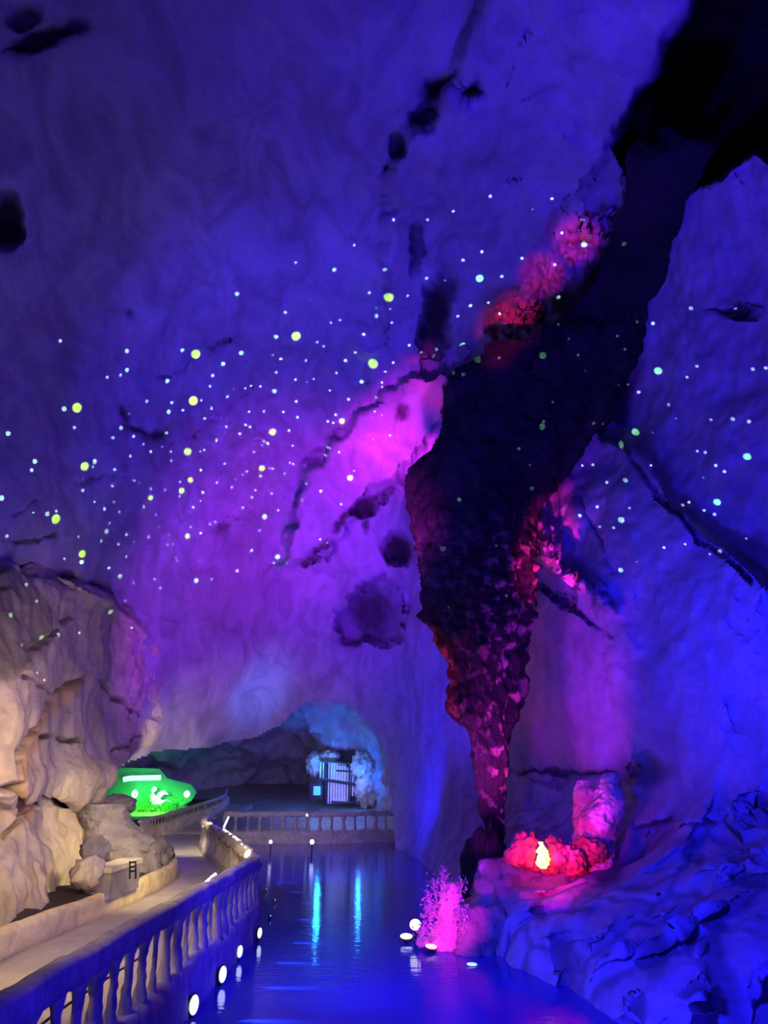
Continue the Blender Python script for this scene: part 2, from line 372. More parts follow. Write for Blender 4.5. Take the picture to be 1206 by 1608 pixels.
pit(10, 345, 30, 50, 0, 2.0, .9); pit(70, 55, 75, 20, -15, .7, .78); pit(40, 20, 30, 14, -10, .5, .4)
pit(630, 648, 12, 15, 20, .8, .8, (jx, jy)); pit(625, 862, 26, 26, 10, 3.0, .92, (jx, jy)); pit(585, 960, 40, 36, 0, 1.0, .75)
pit(215, 675, 26, 9, 25, .7, .85, (jx, jy)); pit(245, 685, 18, 12, -20, .7, .85, (jx, jy)); pit(196, 650, 8, 16, -20, .5, .8, (jx, jy))
pit(205, 490, 9, 8, 0, .4, .6, (jx, jy)); pit(348, 830, 16, 10, -30, .5, .6, (jx, jy)); pit(130, 925, 60, 14, 12, 1.0, .6); pit(60, 905, 70, 10, 0, 1.0, .6)
pit(1150, 490, 40, 6, 3, .6, .9, (jx, jy)); pit(1190, 560, 14, 6, 0, .2, .2)
crack([(250, 595), (290, 575), (315, 553), (375, 530)], 4, .5); crack([(20, 810), (50, 790), (110, 765), (160, 748), (190, 748)], 4, .5)
crack([(255, 702), (300, 680), (345, 650), (400, 610)], 4, .35, .35); crack([(0, 850), (45, 852), (85, 838)], 7, .6, .8); crack([(60, 610), (85, 655)], 4, .4)
crack([(300, 850), (360, 812), (395, 815)], 3.5, .5); crack([(0, 908), (60, 900), (120, 915), (175, 935)], 8, .8, .7)
crack([(478, 885), (510, 862), (525, 835), (540, 812), (570, 795), (600, 780), (655, 742)], 8, .8, .85); crack([(490, 880), (515, 878), (530, 860)], 4, .5, .8); pit(572, 800, 17, 14, -30, 1.2, .9, (jx, jy)); pit(573, 826, 5, 14, 0, .4, .8, (jx, jy))
crack([(515, 700), (506, 735)], 5, .8, .7)
crack([(975, 690), (1000, 725), (1030, 775), (1060, 800), (1100, 850), (1140, 870), (1180, 910)], 6, .6, .5); crack([(910, 780), (945, 850), (965, 900)], 6, .5, .35)
crack([(820, 900), (860, 930), (920, 970), (960, 1000)], 6, .7, .7); crack([(820, 160), (870, 135), (920, 100)], 3, .3, .5); crack([(800, 290), (850, 270)], 3, .3, .3)
crack([(790, 1215), (850, 1212), (900, 1216), (1000, 1210)], 10, 1.0, .8); pit(1010, 1210, 40, 20, 0, .5, .6); pit(870, 1225, 60, 6, 0, .5, .3)

for q_ in [(1020, 1480, 26, 36, 0), (1090, 1540, 40, 16, 10), (880, 1500, 14, 50, 0), (905, 1430, 40, 12, 5), (950, 1360, 30, 34, 0), (1165, 1340, 40, 8, 15), (1095, 1345, 12, 7, 0), (1190, 1280, 14, 26, -30), (850, 1430, 10, 30, 0), (1180, 1375, 30, 6, 10), (1110, 1575, 30, 12, 0), (990, 1570, 16, 24, 0)]:
    pit(*q_[:5], .22, .62)  # hollows between rocks: slight dent, mostly painted shade
# rocky knobs of the lower right wall and strong relief there
LR = smooth(620, 800, px)*smooth(1180, 1330, py)
kn = (ridged(P0*np.array([.8, .8, .55]), 4)-1.0)
PW_ = P0+.5*np.stack([fbm(P0*.6+k*9, 3) for k in range(3)], -1)
F1, F2 = worley(PW_*np.array([.55, .55, .40])); G1, G2 = worley(PW_*1.25, 5)
dY -= LR*(.62*(1-F1**2)*smooth(0, .45, F2-F1)+.07*(1-G1**2)*smooth(0, .4, G2-G1)+.35*fbm(P0*.3+4, 3)-.35)
stain_shade = np.maximum(stain_shade, LR*.5*(1-smooth(0, .10, F2-F1)))  # shade in the gaps between the rock domes, put into the colour
UR = smooth(780, 900, px)*(1-smooth(1100, 1300, py))*.35
dY -= UR*fbm(P0*.7, 4)*.6
# vertical flutes on dark area, knobbly pink rib
rib = 1-smooth(0, 34, poly_dist(wx, wy, [(775, 790), (830, 810), (860, 850), (890, 900), (940, 950)]))
dY -= rib*(.7+1.1*np.abs(fbm(P0*2.0, 4))); stain_shade = np.maximum(stain_shade, rib*smooth(-.1, .35, perlin(P0*2.2))*.75)
# speckled stained fringe under the overhead mass
fr_ = 1-smooth(10, 46, poly_dist(wx, wy, [(940, 360), (880, 415), (830, 480), (785, 535)]))
dY -= fr_*(.3+np.abs(fbm(P0*1.5, 4))*1.3); stain_shade = stain_shade*(1-fr_*.95*smooth(-.2, .1, perlin(P0*1.5+9)))
# general relief
Y2 = Y+dY; P = grid_world(px, py, Y2); n = normals(P)
sc_ = .55*(.35+.65*smooth(200, 900, Y*30))
calm = .55+.45*(1-smooth(0, 250, np.abs(px-300)))*0
amp = .35*calm
D = amp*fbm(P0*.22, 3)*1.1+.10*fbm(P0*np.array([.7, .5, .5]), 5)+.02*ridged(P0*1.2, 3)
P = P+n*D[..., None]
ARCH = [(160, 1240), (196, 1198), (240, 1180), (330, 1172), (400, 1158), (436, 1140), (465, 1112), (490, 1098), (542, 1104), (585, 1140), (608, 1190), (616, 1250), (622, 1330), (622, 2000), (-400, 2000), (-400, 1240)]
ac = lambda A: (A[:-1, :-1]+A[1:, 1:])/2
pc, qc = ac(px), ac(py)
hole = inside(pc+3*np.random.RandomState(1).randn()*0, qc, ARCH) | ((pc < 150) & (qc > 1100))
FA = gridfaces(NR, NC); keep = ~hole.ravel()
# which wall a face belongs to
reg = np.where(qc < 640-0.12*(pc-600), 0, np.where(pc < 430, 1, np.where(pc < 760, 2, 3))).ravel()
Vv = P.reshape(-1, 3); at = {'stain_shade': np.clip(stain_shade, 0, 1).ravel(), 'ochre': ochre.ravel()}
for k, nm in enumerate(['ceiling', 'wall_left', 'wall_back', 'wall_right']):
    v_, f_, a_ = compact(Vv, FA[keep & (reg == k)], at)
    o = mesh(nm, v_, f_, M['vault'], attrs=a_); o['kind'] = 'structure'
remember(Vv, FA[keep])

# ---- far passage behind the arch
tc_ = [0, 120, 220, 300, 400, 470, 510, 560, 610, 660, 740]
tr = [1060, 1090, 1120, 1160, 1200, 1240, 1290, 1340]
tt = [[38, 40, 41, 42, 44, 45, 45, 44.5, 44.5, 43, 41],
      [39, 41, 43, 44, 46, 47, 46.5, 46, 45.5, 43, 41],
      [41, 43, 45, 48, 50, 49, 48.5, 48, 45.5, 43, 41],
      [43, 46, 50, 53, 56, 55, 51, 50, 45.5, 43, 41],
      [46, 50, 54, 57, 60, 59, 53, 51.5, 46, 43, 41],
      [48, 52, 56, 58, 62, 61, 53, 51.5, 46.5, 43, 41],
      [48, 52, 56, 58, 62, 61, 53, 51.5, 46.5, 43, 41],
      [48, 52, 56, 58, 62, 61, 53, 51.5, 46, 43, 41]]
ct = np.array([[(c, r, tt[i][j]) for j, c in enumerate(tc_)] for i, r in enumerate(tr)], float)
Gt = resample(ct, 110, 220); Q0 = grid_world(Gt[..., 0], Gt[..., 1], Gt[..., 2]); nq = normals(Q0)
Q = Q0+nq*(.9*fbm(Q0*.25, 4)+.25*ridged(Q0*.6, 4))[..., None]
o = mesh('wall_far', Q.reshape(-1, 3), gridfaces(110, 220), M['vault'], attrs={'stain_shade': np.zeros(110*220), 'ochre': np.zeros(110*220)}); o['kind'] = 'structure'

# ---- near left rock face with its overhang
def Wrow(pyv, edge, Ye, Y0=14.5, curl=True):
    r = [(-260, pyv, Y0-2.5), (-120, pyv, Y0-1.0), (0, pyv, Y0)]
    for t in (.3, .55, .78, .93): r.append((edge*t, pyv, Y0+(Ye-Y0)*t**1.3))
    r.append((edge, pyv, Ye)); 
    if curl: r += [(edge+2, pyv+1, Ye+1.2), (edge-14, pyv+2, Ye+3.5), (edge-60, pyv+2, Ye+5)]
    else: r += [(edge+25, pyv, Ye+4), (edge+55, pyv, Ye+9), (edge+80, pyv, Ye+14)]
    return r
Wc = [Wrow(895, 60, 20, 17, False), Wrow(925, 130, 21, 16, False), Wrow(960, 190, 25.5, 15.5, False), Wrow(1010, 245, 31, 15, False),
      Wrow(1060, 275, 35, 14.6, False), Wrow(1110, 262, 35, 14.4, False), Wrow(1150, 236, 32.5, 14.3, False), Wrow(1185, 200, 28), Wrow(1215, 172, 23.5), Wrow(1238, 160, 23, 14.4), Wrow(1256, 155, 23, 14.8), Wrow(1266, 152, 23.5, 15.8),
      Wrow(1276, 148, 23.6, 15.5), Wrow(1300, 136, 22.5, 15.0), Wrow(1350, 133, 21, 14.4), Wrow(1400, 120, 19.5, 14.0), Wrow(1450, 100, 18, 13.8), Wrow(1500, 70, 17, 13.6), Wrow(1560, 40, 16, 13.5)]
Gw = resample(np.array(Wc, float), 380, 300); wpx, wpy = Gw[..., 0], Gw[..., 1]
W0 = grid_world(wpx, wpy, Gw[..., 2]); nw = normals(W0)
jx2 = wpx+5*fbm(W0*1.1, 4); jy2 = wpy+5*fbm(W0*1.1+31, 4)
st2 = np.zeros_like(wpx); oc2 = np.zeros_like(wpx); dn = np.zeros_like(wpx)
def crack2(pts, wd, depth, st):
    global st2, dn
    k = 1-smooth(0, wd, poly_dist(jx2, jy2, pts)); dn = dn+k*depth; st2 = np.maximum(st2, k*st)  # groove along the crack, darkened by painted shade
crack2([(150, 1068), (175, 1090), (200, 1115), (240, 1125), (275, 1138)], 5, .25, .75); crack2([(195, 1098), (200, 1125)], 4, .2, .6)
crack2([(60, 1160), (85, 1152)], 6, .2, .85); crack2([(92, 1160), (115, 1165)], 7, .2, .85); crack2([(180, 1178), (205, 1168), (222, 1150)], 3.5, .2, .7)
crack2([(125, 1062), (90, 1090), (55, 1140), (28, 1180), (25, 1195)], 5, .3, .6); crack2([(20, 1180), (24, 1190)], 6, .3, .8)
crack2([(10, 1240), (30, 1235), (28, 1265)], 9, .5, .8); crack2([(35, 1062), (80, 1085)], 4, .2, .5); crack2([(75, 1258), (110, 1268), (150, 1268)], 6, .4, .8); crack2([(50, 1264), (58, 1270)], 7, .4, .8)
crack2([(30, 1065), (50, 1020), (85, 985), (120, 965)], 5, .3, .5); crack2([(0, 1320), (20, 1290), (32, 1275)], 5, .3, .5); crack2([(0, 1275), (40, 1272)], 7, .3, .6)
oc2 = .85*(1-smooth(2, 13, poly_dist(jx2, jy2, [(130, 1060), (95, 1100), (55, 1150), (35, 1200), (28, 1240), (45, 1280)])))
oc2 = np.maximum(oc2, .35*smooth(1300, 1400, wpy)*smooth(-.1, .4, perlin(W0*.8)))
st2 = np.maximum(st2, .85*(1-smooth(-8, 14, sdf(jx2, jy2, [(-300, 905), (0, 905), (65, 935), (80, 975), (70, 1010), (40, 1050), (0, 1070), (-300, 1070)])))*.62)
lower = smooth(1255, 1275, wpy)
fl = W0*np.array([1.1, .55, .22]); fl[..., 0] += .35*W0[..., 2]
Wd = W0-nw*0
sgn = -1.0 if float((nw[190, 100]*(W0[190, 100]-np.array(CAM))).sum()) > 0 else 1.0
Wd = W0+sgn*nw*(-dn+.25*fbm(fl, 4)+.16*lower*fbm(W0*.9, 3)+.035*ridged(W0*1.1, 3)+.03*fbm(W0*np.array([4, 3, 1.5]), 3))[..., None]
o = mesh('wall_overhang', Wd.reshape(-1, 3), gridfaces(380, 300), M['tan'], attrs={'stain_shade': st2.ravel(), 'ochre': oc2.ravel()}); o['kind'] = 'structure'
remember(Wd.reshape(-1, 3), gridfaces(380, 300))

# ---------------------------------------------------------------- water, walkway
def strip(name, Lp, Rp, mat, nseg=60, nw_=10, z_noise=.0, thick=.5, kind='structure', skirt=True):
    A = crom(np.array(Lp, float), nseg); B = crom(np.array(Rp, float), nseg); T = np.linspace(0, 1, nw_)[None, :, None]
    S = A[:, None]*(1-T)+B[:, None]*T
    S[..., 2] += z_noise*fbm(S*.8, 3)
    if skirt:
        a = S[:, :1].copy(); a[..., 2] -= thick; b = S[:, -1:].copy(); b[..., 2] -= thick
        S = np.concatenate([a, S, b], 1); nw_ += 2
    o = mesh(name, S.reshape(-1, 3), gridfaces(nseg, nw_, flip=False), mat, attrs={'stain_shade': np.zeros(nseg*nw_), 'ochre': np.zeros(nseg*nw_)})
    if kind: o['kind'] = kind
    return o
wv = [(-30, -2, 0), (30, -2, 0), (30, 64, 0), (-30, 64, 0)]
o = mesh('water', wv, [[0, 1, 2, 3]], M['water'], smooth_=False); tag(o, 'still blue-lit cave pool between the walkway and the right rock wall', 'water', kind='stuff')
RL = [(-2.8, 1.0, .44), (-2.78, 6, .45), (-2.78, 10, .45), (-2.74, 14, .43), (-2.7, 17.6, .4)]
RB = [(-2.75, 18.0, .4), (-3.7, 21.5, .4), (-5.3, 27, .4), (-7.4, 34, .4), (-8.35, 41, .4)]
FR = [(-8.0, 41.4, .4), (-5, 41.3, .4), (-2, 41.6, .4), (0.6, 43, .4)]
Rr = RL[:-1]+RB+[(-8.4, 44, .5), (-8.0, 50, 1.6)]
Ll = [(-5.9, 1, .4), (-5.9, 6, .4), (-5.88, 13, .4), (-5.7, 18, .4), (-5.7, 22, .4), (-6.4, 25.5, .4), (-9.5, 29, .4), (-12.3, 36, .4), (-12.6, 40, .42), (-11.3, 44.5, .8), (-10.6, 50, 1.6)]
strip('floor_walkway', Ll, Rr, M['path'], 90, 14, .02)
strip('floor_bridge', [(-13, 41.2, .4), (-5, 41.5, .4), (-2, 41.8, .4), (1.5, 43.2, .4)], [(-22, 62, 2.7), (-8, 62, 2.7), (0, 62, 2.7), (8, 62, 2.7)], M['path'], 50, 14, .1)

# ---------------------------------------------------------------- balustrades
def baluster_mesh(seed, h=.82):
    rnd = random.Random(seed); V = []; Fc = []; seg = 12; n = 14
    prof = [(0, .165), (.12, .15), (.3, .11), (.5, .085), (.65, .09), (.8, .12), (.92, .17), (1, .20)]
    w_ = rnd.uniform(.6, .85)
    for i in range(n):
        t = i/(n-1); r = np.interp(t, [a for a, _ in prof], [b for _, b in prof])*w_
        ox, oy = rnd.uniform(-.012, .012), rnd.uniform(-.012, .012)
        for k in range(seg):
            th = 2*math.pi*k/seg; rr = r*(1+.16*rnd.uniform(-1, 1)); V.append((ox+rr*math.cos(th), oy+rr*.85*math.sin(th), h*t))
    for i in range(n-1):
        for k in range(seg): Fc.append([i*seg+k, i*seg+(k+1) % seg, (i+1)*seg+(k+1) % seg, (i+1)*seg+k])
    Fc += [list(range(seg))[::-1], [(n-1)*seg+k for k in range(seg)]]
    me = bpy.data.meshes.new('baluster'); me.from_pydata(V, [], Fc); me.polygons.foreach_set('use_smooth', [True]*len(me.polygons))
    me.materials.append(M['rail']); return me
BM = [baluster_mesh(k) for k in range(5)]
def polyline(pts, step):
    A = crom(np.array(pts, float), 400); s = np.concatenate([[0], np.cumsum(np.linalg.norm(np.diff(A, axis=0), axis=1))])
    n = max(2, int(round(s[-1]/step))+1); t = np.linspace(0, s[-1], n)
    return np.stack([np.interp(t, s, A[:, k]) for k in range(3)], -1)
def beam(name, pts, hw, z0, z1, mat, parent, lump=.03, fr=2.0, step=.12):
    A = polyline(pts, step); n = len(A); T = np.gradient(A, axis=0); T[:, 2] = 0; T /= np.linalg.norm(T, axis=1, keepdims=True); S = np.stack([T[:, 1], -T[:, 0], 0*T[:, 0]], -1)
    cx = [(-1, 0), (-1.05, .35), (-1, .8), (-.75, 1), (0, 1.04), (.75, 1), (1, .8), (1.05, .35), (1, 0), (0, -.03)]
    V = np.zeros((n, len(cx), 3))
    for k, (a, b) in enumerate(cx):
        V[:, k] = A+S*a*hw; V[:, k, 2] = A[:, 2]+z0+(z1-z0)*b
    c = V.mean(1, keepdims=True); V = V+(V-c)*0+fbm(V*fr+5, 4)[..., None]*lump*np.array([1, 1, 1])
    m = len(cx); Fc = []
    for i in range(n-1):
        for k in range(m): Fc.append([i*m+k, i*m+(k+1) % m, (i+1)*m+(k+1) % m, (i+1)*m+k])
    Fc += [list(range(m))[::-1], [(n-1)*m+k for k in range(m)]]
    return mesh(name, V.reshape(-1, 3), Fc, mat, parent, attrs={'stain_shade': np.zeros(n*m), 'ochre': np.zeros(n*m)})
def balustrade(pts, label, step=.46, sx=1.0):
    root = empty('balustrade', Vector(pts[len(pts)//2]), label, 'balustrade')
    beam('curb', pts, .15, -.75, .16, M['rail'], root, .05)
    beam('top_rail', pts, .11, .84, 1.06, M['rail'], root, .045, 1.6)
    A = polyline(pts, step)
    for i, a in enumerate(A):
        b = bpy.data.objects.new('baluster', BM[random.randrange(5)]); COL.objects.link(b); b.parent = root
        b.location = Vector(a)-root.location+Vector((0, 0, .1)); b.rotation_euler.z = random.uniform(0, 6.28); s_ = sx*random.choice([.75, .95, 1.1, 1.25])
        b.scale = (s_, s_, 1)
    return root
balustrade(RL, 'rough stone balustrade along the near walkway above the row of pool floodlights', .50, .74)
balustrade(RB, 'rough stone balustrade curving back past the bright white light strip', .5)
balustrade(FR, 'rough stone balustrade across the far end of the pool below the barred hut', .58, 1.05)
# handrail cable seen through the openings of the near balustrade
cab = MB(); A = polyline([(-2.95, 1.5, 1.1), (-2.9, 6, 1.0), (-2.9, 8, 1.05), (-2.9, 10.5, 1.0)], .3); cab.tube([Vector(a) for a in A], .012, 6)
tag(cab.build('cable', M['metal']), 'thin dark cable strung behind the near stone balusters', 'cable')

# ---------------------------------------------------------------- planter walls with their soil
PW = [(-5.95, 1, .4), (-5.95, 6, .4), (-5.93, 13, .4), (-5.72, 18, .4), (-5.75, 22, .4), (-6.25, 24.8, .4), (-7.6, 26.4, .4)]
pw = empty('planter_wall', Vector(PW[2]), 'low cream plastered planter wall beside the near walkway', 'wall')
beam('plaster_wall', PW, .11, -.1, .42, M['plaster'], pw, .035, .9)
so = strip('soil', [(p[0]-2.6, p[1]+(.8 if i > 4 else 0), .95) for i, p in enumerate(PW)], [(p[0]-.12, p[1], .76) for p in PW], M['soil'], 160, 18, .22, .4, None); so.parent = pw; so.location = -Vector(PW[2])
P2 = [tuple(PZ(216, 1322, .42)), tuple(PZ(232, 1315, .42)), tuple(PZ(262, 1306, .55)), tuple(PZ(300, 1292, .8)), tuple(PZ(345, 1275, 1.2)), tuple(PZ(356, 1262, 1.6))]
P2 = [(p[0], p[1], p[2]) for p in P2]
p2 = empty('planter_wall', Vector(P2[2]), 'far cream planter wall curving below the green lit grotto', 'wall')
beam('plaster_wall', P2, .15, -.2, .45, M['plaster'], p2, .04, .8)
f2 = empty('low_fence', Vector(P2[2])+Vector((0, 0, .45)), 'low stone post fence on top of the far planter wall', 'fence')
beam('rail', [(a, b, c+.42) for a, b, c in P2], .07, .36, .46, M['pale'], f2, .02, 1.5)
A = polyline(P2, .32)
for a in A[1:-1]:
    b = bpy.data.objects.new('post', BM[random.randrange(5)]); COL.objects.link(b); b.parent = f2; b.location = Vector(a)+Vector((0, 0, .42))-f2.location; b.scale = (.6, .6, .48)
b2s = strip('soil_bank', [(p[0]-6, p[1]+6, p[2]+.1) for p in P2], [(p[0]-.1, p[1]+.1, p[2]+.3) for p in P2], M['soil'], 60, 12, .12, .5, None); tag(b2s, 'dark soil bank behind the far planter wall in the green grotto', 'soil', kind='stuff')
# ---------------------------------------------------------------- great stalactite
SL = [(230, 985, 1120, 12.0), (300, 990, 1085, 13.4), (360, 965, 1065, 14.8), (430, 938, 1040, 16.4), (500, 885, 1015, 17.6), (530, 835, 1008, 18.1), (550, 765, 1000, 18.4), (600, 715, 985, 19), (650, 697, 960, 19.6), (700, 672, 905, 20),
      (745, 654, 888, 20.2), (800, 654, 850, 20.3), (850, 664, 842, 20.3), (900, 675, 830, 20.3), (950, 682, 824, 20.3), (1000, 692, 820, 20.2), (1060, 706, 806, 20.2),
      (1120, 713, 801, 20.1), (1150, 742, 796, 20.0), (1200, 749, 791, 20), (1250, 757, 787, 20), (1300, 766, 789, 20), (1335, 770, 786, 20), (1345, 775, 780, 20)]
SA = crom(np.array(SL, float), 420); seg = 150
rings = []
for y_, l_, r_, Y_ in SA:
    a = np.array(PY(l_, y_, Y_)); b = np.array(PY(r_, y_, Y_)); c = (a+b)/2; h = np.linalg.norm(b-a)/2
    th = np.linspace(0, 2*math.pi, seg, endpoint=False)
    dep = h*.65
    rings.append(np.stack([c[0]+h*np.cos(th), c[1]+dep*np.sin(th)+h*.1, np.full(seg, c[2])], -1))
R3 = np.array(rings); cen = R3.mean(1, keepdims=True); rad = R3-cen; rr = np.linalg.norm(rad, axis=-1, keepdims=True); un = rad/(rr+1e-6)
sm = smooth(0, 1.5, rr[..., 0])
fl = np.concatenate([R3[..., :2]*1.5, R3[..., 2:]*.22], -1)
kb = np.concatenate([R3[..., :2]*2.6, R3[..., 2:]*1.6], -1)
amp1 = smooth(420, 620, SA[:, 0])[:, None]
d = (.28*fbm(fl, 4)+.10*ridged(fl*2.2, 3))*(.35+.65*sm)*(.3+.7*amp1)+(.20*np.abs(fbm(kb, 4))*(.4+sm))*(.25+.75*smooth(780, 900, SA[:, 0])[:, None])+.28*fbm(R3*np.array([.7, .7, .35]), 4)*sm
R3 = R3+un*d[..., None]
n_ = len(SA); Fs = [[i*seg+k, i*seg+(k+1) % seg, (i+1)*seg+(k+1) % seg, (i+1)*seg+k] for i in range(n_-1) for k in range(seg)]
Fs.append([(n_-1)*seg+k for k in range(seg)]); Fs.append(list(range(seg))[::-1])
pale = (.25+.75*smooth(-.3, .5, np.cos(np.linspace(0, 2*math.pi, seg, endpoint=False))))[None, :]*smooth(.22, .42, fbm(kb*2.2+3, 4))*smooth(760, 950, SA[:, 0])[:, None]
o = mesh('stalactite', R3.reshape(-1, 3), Fs, M['dark'], attrs={'stain_shade': np.zeros(n_*seg), 'ochre': (pale*.9).ravel()})
tag(o, 'huge dark stalactite tapering to a thin tip above the red rocks', 'stalactite')
remember(R3.reshape(-1, 3), np.array(Fs[:-2]))
M['dark'].node_tree  # (ochre attribute holds the paler calcite knobs)
for nd in M['dark'].node_tree.nodes:
    if nd.type == 'MIX' and abs(nd.inputs[7].default_value[0]-.62) < .01: nd.inputs[7].default_value = (.42, .24, .26, 1)

# ---------------------------------------------------------------- rocks of the right bank
c = PY(770, 1400, 19.3)
o = blob('boulder', (c.x, 19.6, .75), (.62, .7, 1.05), M['dark'], 11, .3, 1.6, 4); tag(o, 'dark upright boulder standing directly below the tip of the huge stalactite', 'rock')
# ledge mound that carries the red rocks
def at(px_, py_, Y_): return PY(px_, py_, Y_)
c = at(866, 1420, 17.6); o = blob('ledge', (c.x, 18.0, .1), (1.75, 1.7, 1.45), M['grey'], 21, .2, 2.0, 5); tag(o, 'blue-lit rock ledge carrying the cluster of red rocks', 'rock')
red = [(806, 1345, .20, .17, 'small low red rock at the left end of the red cluster'), (826, 1335, .30, .33, 'tall red rock just left of the yellow glow'), (842, 1354, .20, .15, 'small red rock right below the yellow glow'),
       (868, 1340, .33, .30, 'rounded red rock just right of the yellow glow'), (862, 1361, .2, .15, 'small pointed red rock low in the middle of the cluster'), (895, 1350, .30, .28, 'deep red rock in front of the magenta rock column'), (925, 1335, .36, .25, 'broad red rock at the right end of the red cluster'), (905, 1365, .2, .12, 'flat dark red rock at the lower right of the cluster')]
for k, (x_, y_, s_, h_, lb) in enumerate(red):
    Yk = 16.55+.05*(k % 3) if x_ < 900 else 17.0
    c = at(x_, y_, Yk); o = blob('red_rock', c, (s_, s_*.8, h_), M['red'], 30+k, .28, 1.8, 4, ridge=.12); tag(o, lb, 'rock', 'red lit rocks on the ledge')
# fan shaped calcite column lit magenta
def crag(name, ol, Yc, depth, mat, seed, amp=.12, kfr=2.2, nseg=90, nring=120, parent=None):
    A = crom(np.array(ol, float), nring); out = []
    for y_, l_, r_ in A:
        a = np.array(PY(l_, y_, Yc)); b = np.array(PY(r_, y_, Yc)); c = (a+b)/2; h = np.linalg.norm(b-a)/2
        th = np.linspace(0, 2*math.pi, nseg, endpoint=False)
        out.append(np.stack([c[0]+h*np.cos(th), np.full(nseg, Yc)+(depth*min(1, h/.3)*.6+h*.3)*np.sin(th), np.full(nseg, c[2])], -1))
    R = np.array(out); cc = R.mean(1, keepdims=True); u = R-cc; ln = np.linalg.norm(u, axis=-1, keepdims=True); u = u/(ln+1e-6)
    R = R+u*(amp*fbm(R*kfr+seed, 5)+amp*.7*np.abs(fbm(R*kfr*2.3+seed, 4)))[..., None]*np.minimum(1, ln/.25)
    Fc = [[i*nseg+k, i*nseg+(k+1) % nseg, (i+1)*nseg+(k+1) % nseg, (i+1)*nseg+k] for i in range(nring-1) for k in range(nseg)]
    Fc += [list(range(nseg))[::-1], [(nring-1)*nseg+k for k in range(nseg)]]
    return mesh(name, R.reshape(-1, 3), Fc, mat, parent)
o = crag('stalagmite', [(1213, 952, 968), (1230, 944, 974), (1255, 932, 980), (1285, 906, 972), (1310, 900, 966), (1345, 895, 962), (1375, 890, 965)], 17.6, .5, M['pale'], 5, .1, 2.4)
tag(o, 'rugged magenta-lit rock column rising behind the right end of the red rocks', 'rock')
o = crag('stalagmite', [(1225, 908, 925), (1250, 902, 930), (1290, 902, 935), (1345, 900, 940), (1375, 895, 940)], 18.0, .4, M['pale'], 8, .1, 2.4)
tag(o, 'shorter purple rock column left of the rugged magenta one', 'rock')
o = crag('waterside_rock', [(1386, 694, 716), (1396, 692, 722), (1430, 690, 722), (1455, 684, 724), (1470, 674, 722), (1492, 672, 724), (1515, 672, 724)], 16.4, .45, M['pale'], 12, .06, 3.2)
pil = tag(o, 'bright pink upright rock standing at the edge of the pool', 'rock')
# vines on the pink rock
rv = random.Random(5)
def sprig(mb, c, r, nleaf, rn):
    for _ in range(nleaf):
        p = Vector(c)+Vector([rn.gauss(0, 1)*r*.5 for _ in range(3)]); a = Vector([rn.gauss(0, 1) for _ in range(3)]).normalized(); b = a.orthogonal().normalized(); L_ = rn.uniform(.35, .8)*r*.45; n3 = a.cross(b)
        mb.add([p-a*L_, p+b*L_*.45+n3*L_*.1, p+a*L_, p-b*L_*.45+n3*L_*.1, p-n3*.01], [[0, 1, 2, 3], [0, 4, 1], [1, 4, 2], [2, 4, 3], [3, 4, 0]])
vn = empty('climbing_plant', PY(690, 1480, 16.1), 'leafy climbing plant over the pink waterside rock', 'plant')
mbv = MB(); mbs = MB()
for (x0, y0, x1, y1) in [(688, 1470, 680, 1378), (676, 1440, 674, 1400), (697, 1400, 696, 1362), (722, 1440, 724, 1384), (678, 1460, 672, 1426), (724, 1470, 728, 1430), (668, 1458, 662, 1470)]:
    pp = [PY(x0+(x1-x0)*t+rv.uniform(-3, 3), y0+(y1-y0)*t, 16.0+rv.uniform(-.1, .1)) for t in np.linspace(0, 1, 8)]
    mbs.tube(pp, .012, 5)
    for p in pp: sprig(mbv, p, .13, 16, rv)
mbs.build('stem', M['vine'], vn); mbv.build('foliage', M['vine'], vn)
# small rocks at the pool edge
for k, (x_, y_, s_, lb) in enumerate([(745, 1500, .35, 'low dark blue rock at the waterline just right of the pink rock'), (765, 1470, .6, 'rounded blue rock behind the waterline right of the pink rock'), (664, 1480, .12, 'tiny pale rock beside the warm floodlight')]):
    c = PY(x_, y_, 15.9+k*.3 if k < 2 else 16.2); o = blob('rock', c, (s_, s_*.8, s_*.8), M['grey'] if k < 2 else M['pale'], 60+k, .25, 1.6, 4); tag(o, lb, 'rock')

# ---------------------------------------------------------------- boulder, trough and rack on the left
o = crag('boulder', [(1262, 130, 185), (1290, 130, 205), (1320, 132, 232), (1345, 135, 246), (1380, 138, 246), (1400, 150, 240)], 21.5, 1.2, M['grey'], 17, .16, 1.1, 140, 160)
tag(o, 'large ragged boulder on the planter at the corner of the walkway', 'rock')
o = blob('boulder', PY(186, 1264, 24.5), (.5, .5, .28), M['grey'], 71, .3, 1.5, 4); tag(o, 'flat dark rock under the rock overhang beside the green grotto', 'rock')
for k, (x_, y_, s_, lb) in enumerate([(262, 1338, .22, 'dark little rock at the far corner of the cream planter wall'), (254, 1352, .2, 'rubble stone on the soil just before the planter corner'), (150, 1335, .3, 'jagged stone perched on the left end of the stone trough'), (140, 1372, .35, 'shaded pale stone below the left end of the trough'), (245, 1330, .28, 'grey stone leaning on the big ragged boulder')]):
    c = PY(x_, y_, [24.2, 22.6, 17.8, 17.2, 23.5][k]); o = blob('rock', c, (s_, s_, s_*.9), M['grey'] if k != 3 else M['pale'], 80+k, .35, 1.6, 3, rz=k); tag(o, lb, 'rock')
tr_ = empty('stone_trough', PY(195, 1385, 17.6), 'weathered stone trough set against the big ragged boulder', 'trough')
A0, A1 = PY(158, 1362, 17.2), PY(206, 1346, 19.2)
dv = (A1-A0); dv.z = 0; ln = dv.length; rz = math.atan2(dv.y, dv.x); mid = (A0+A1)/2
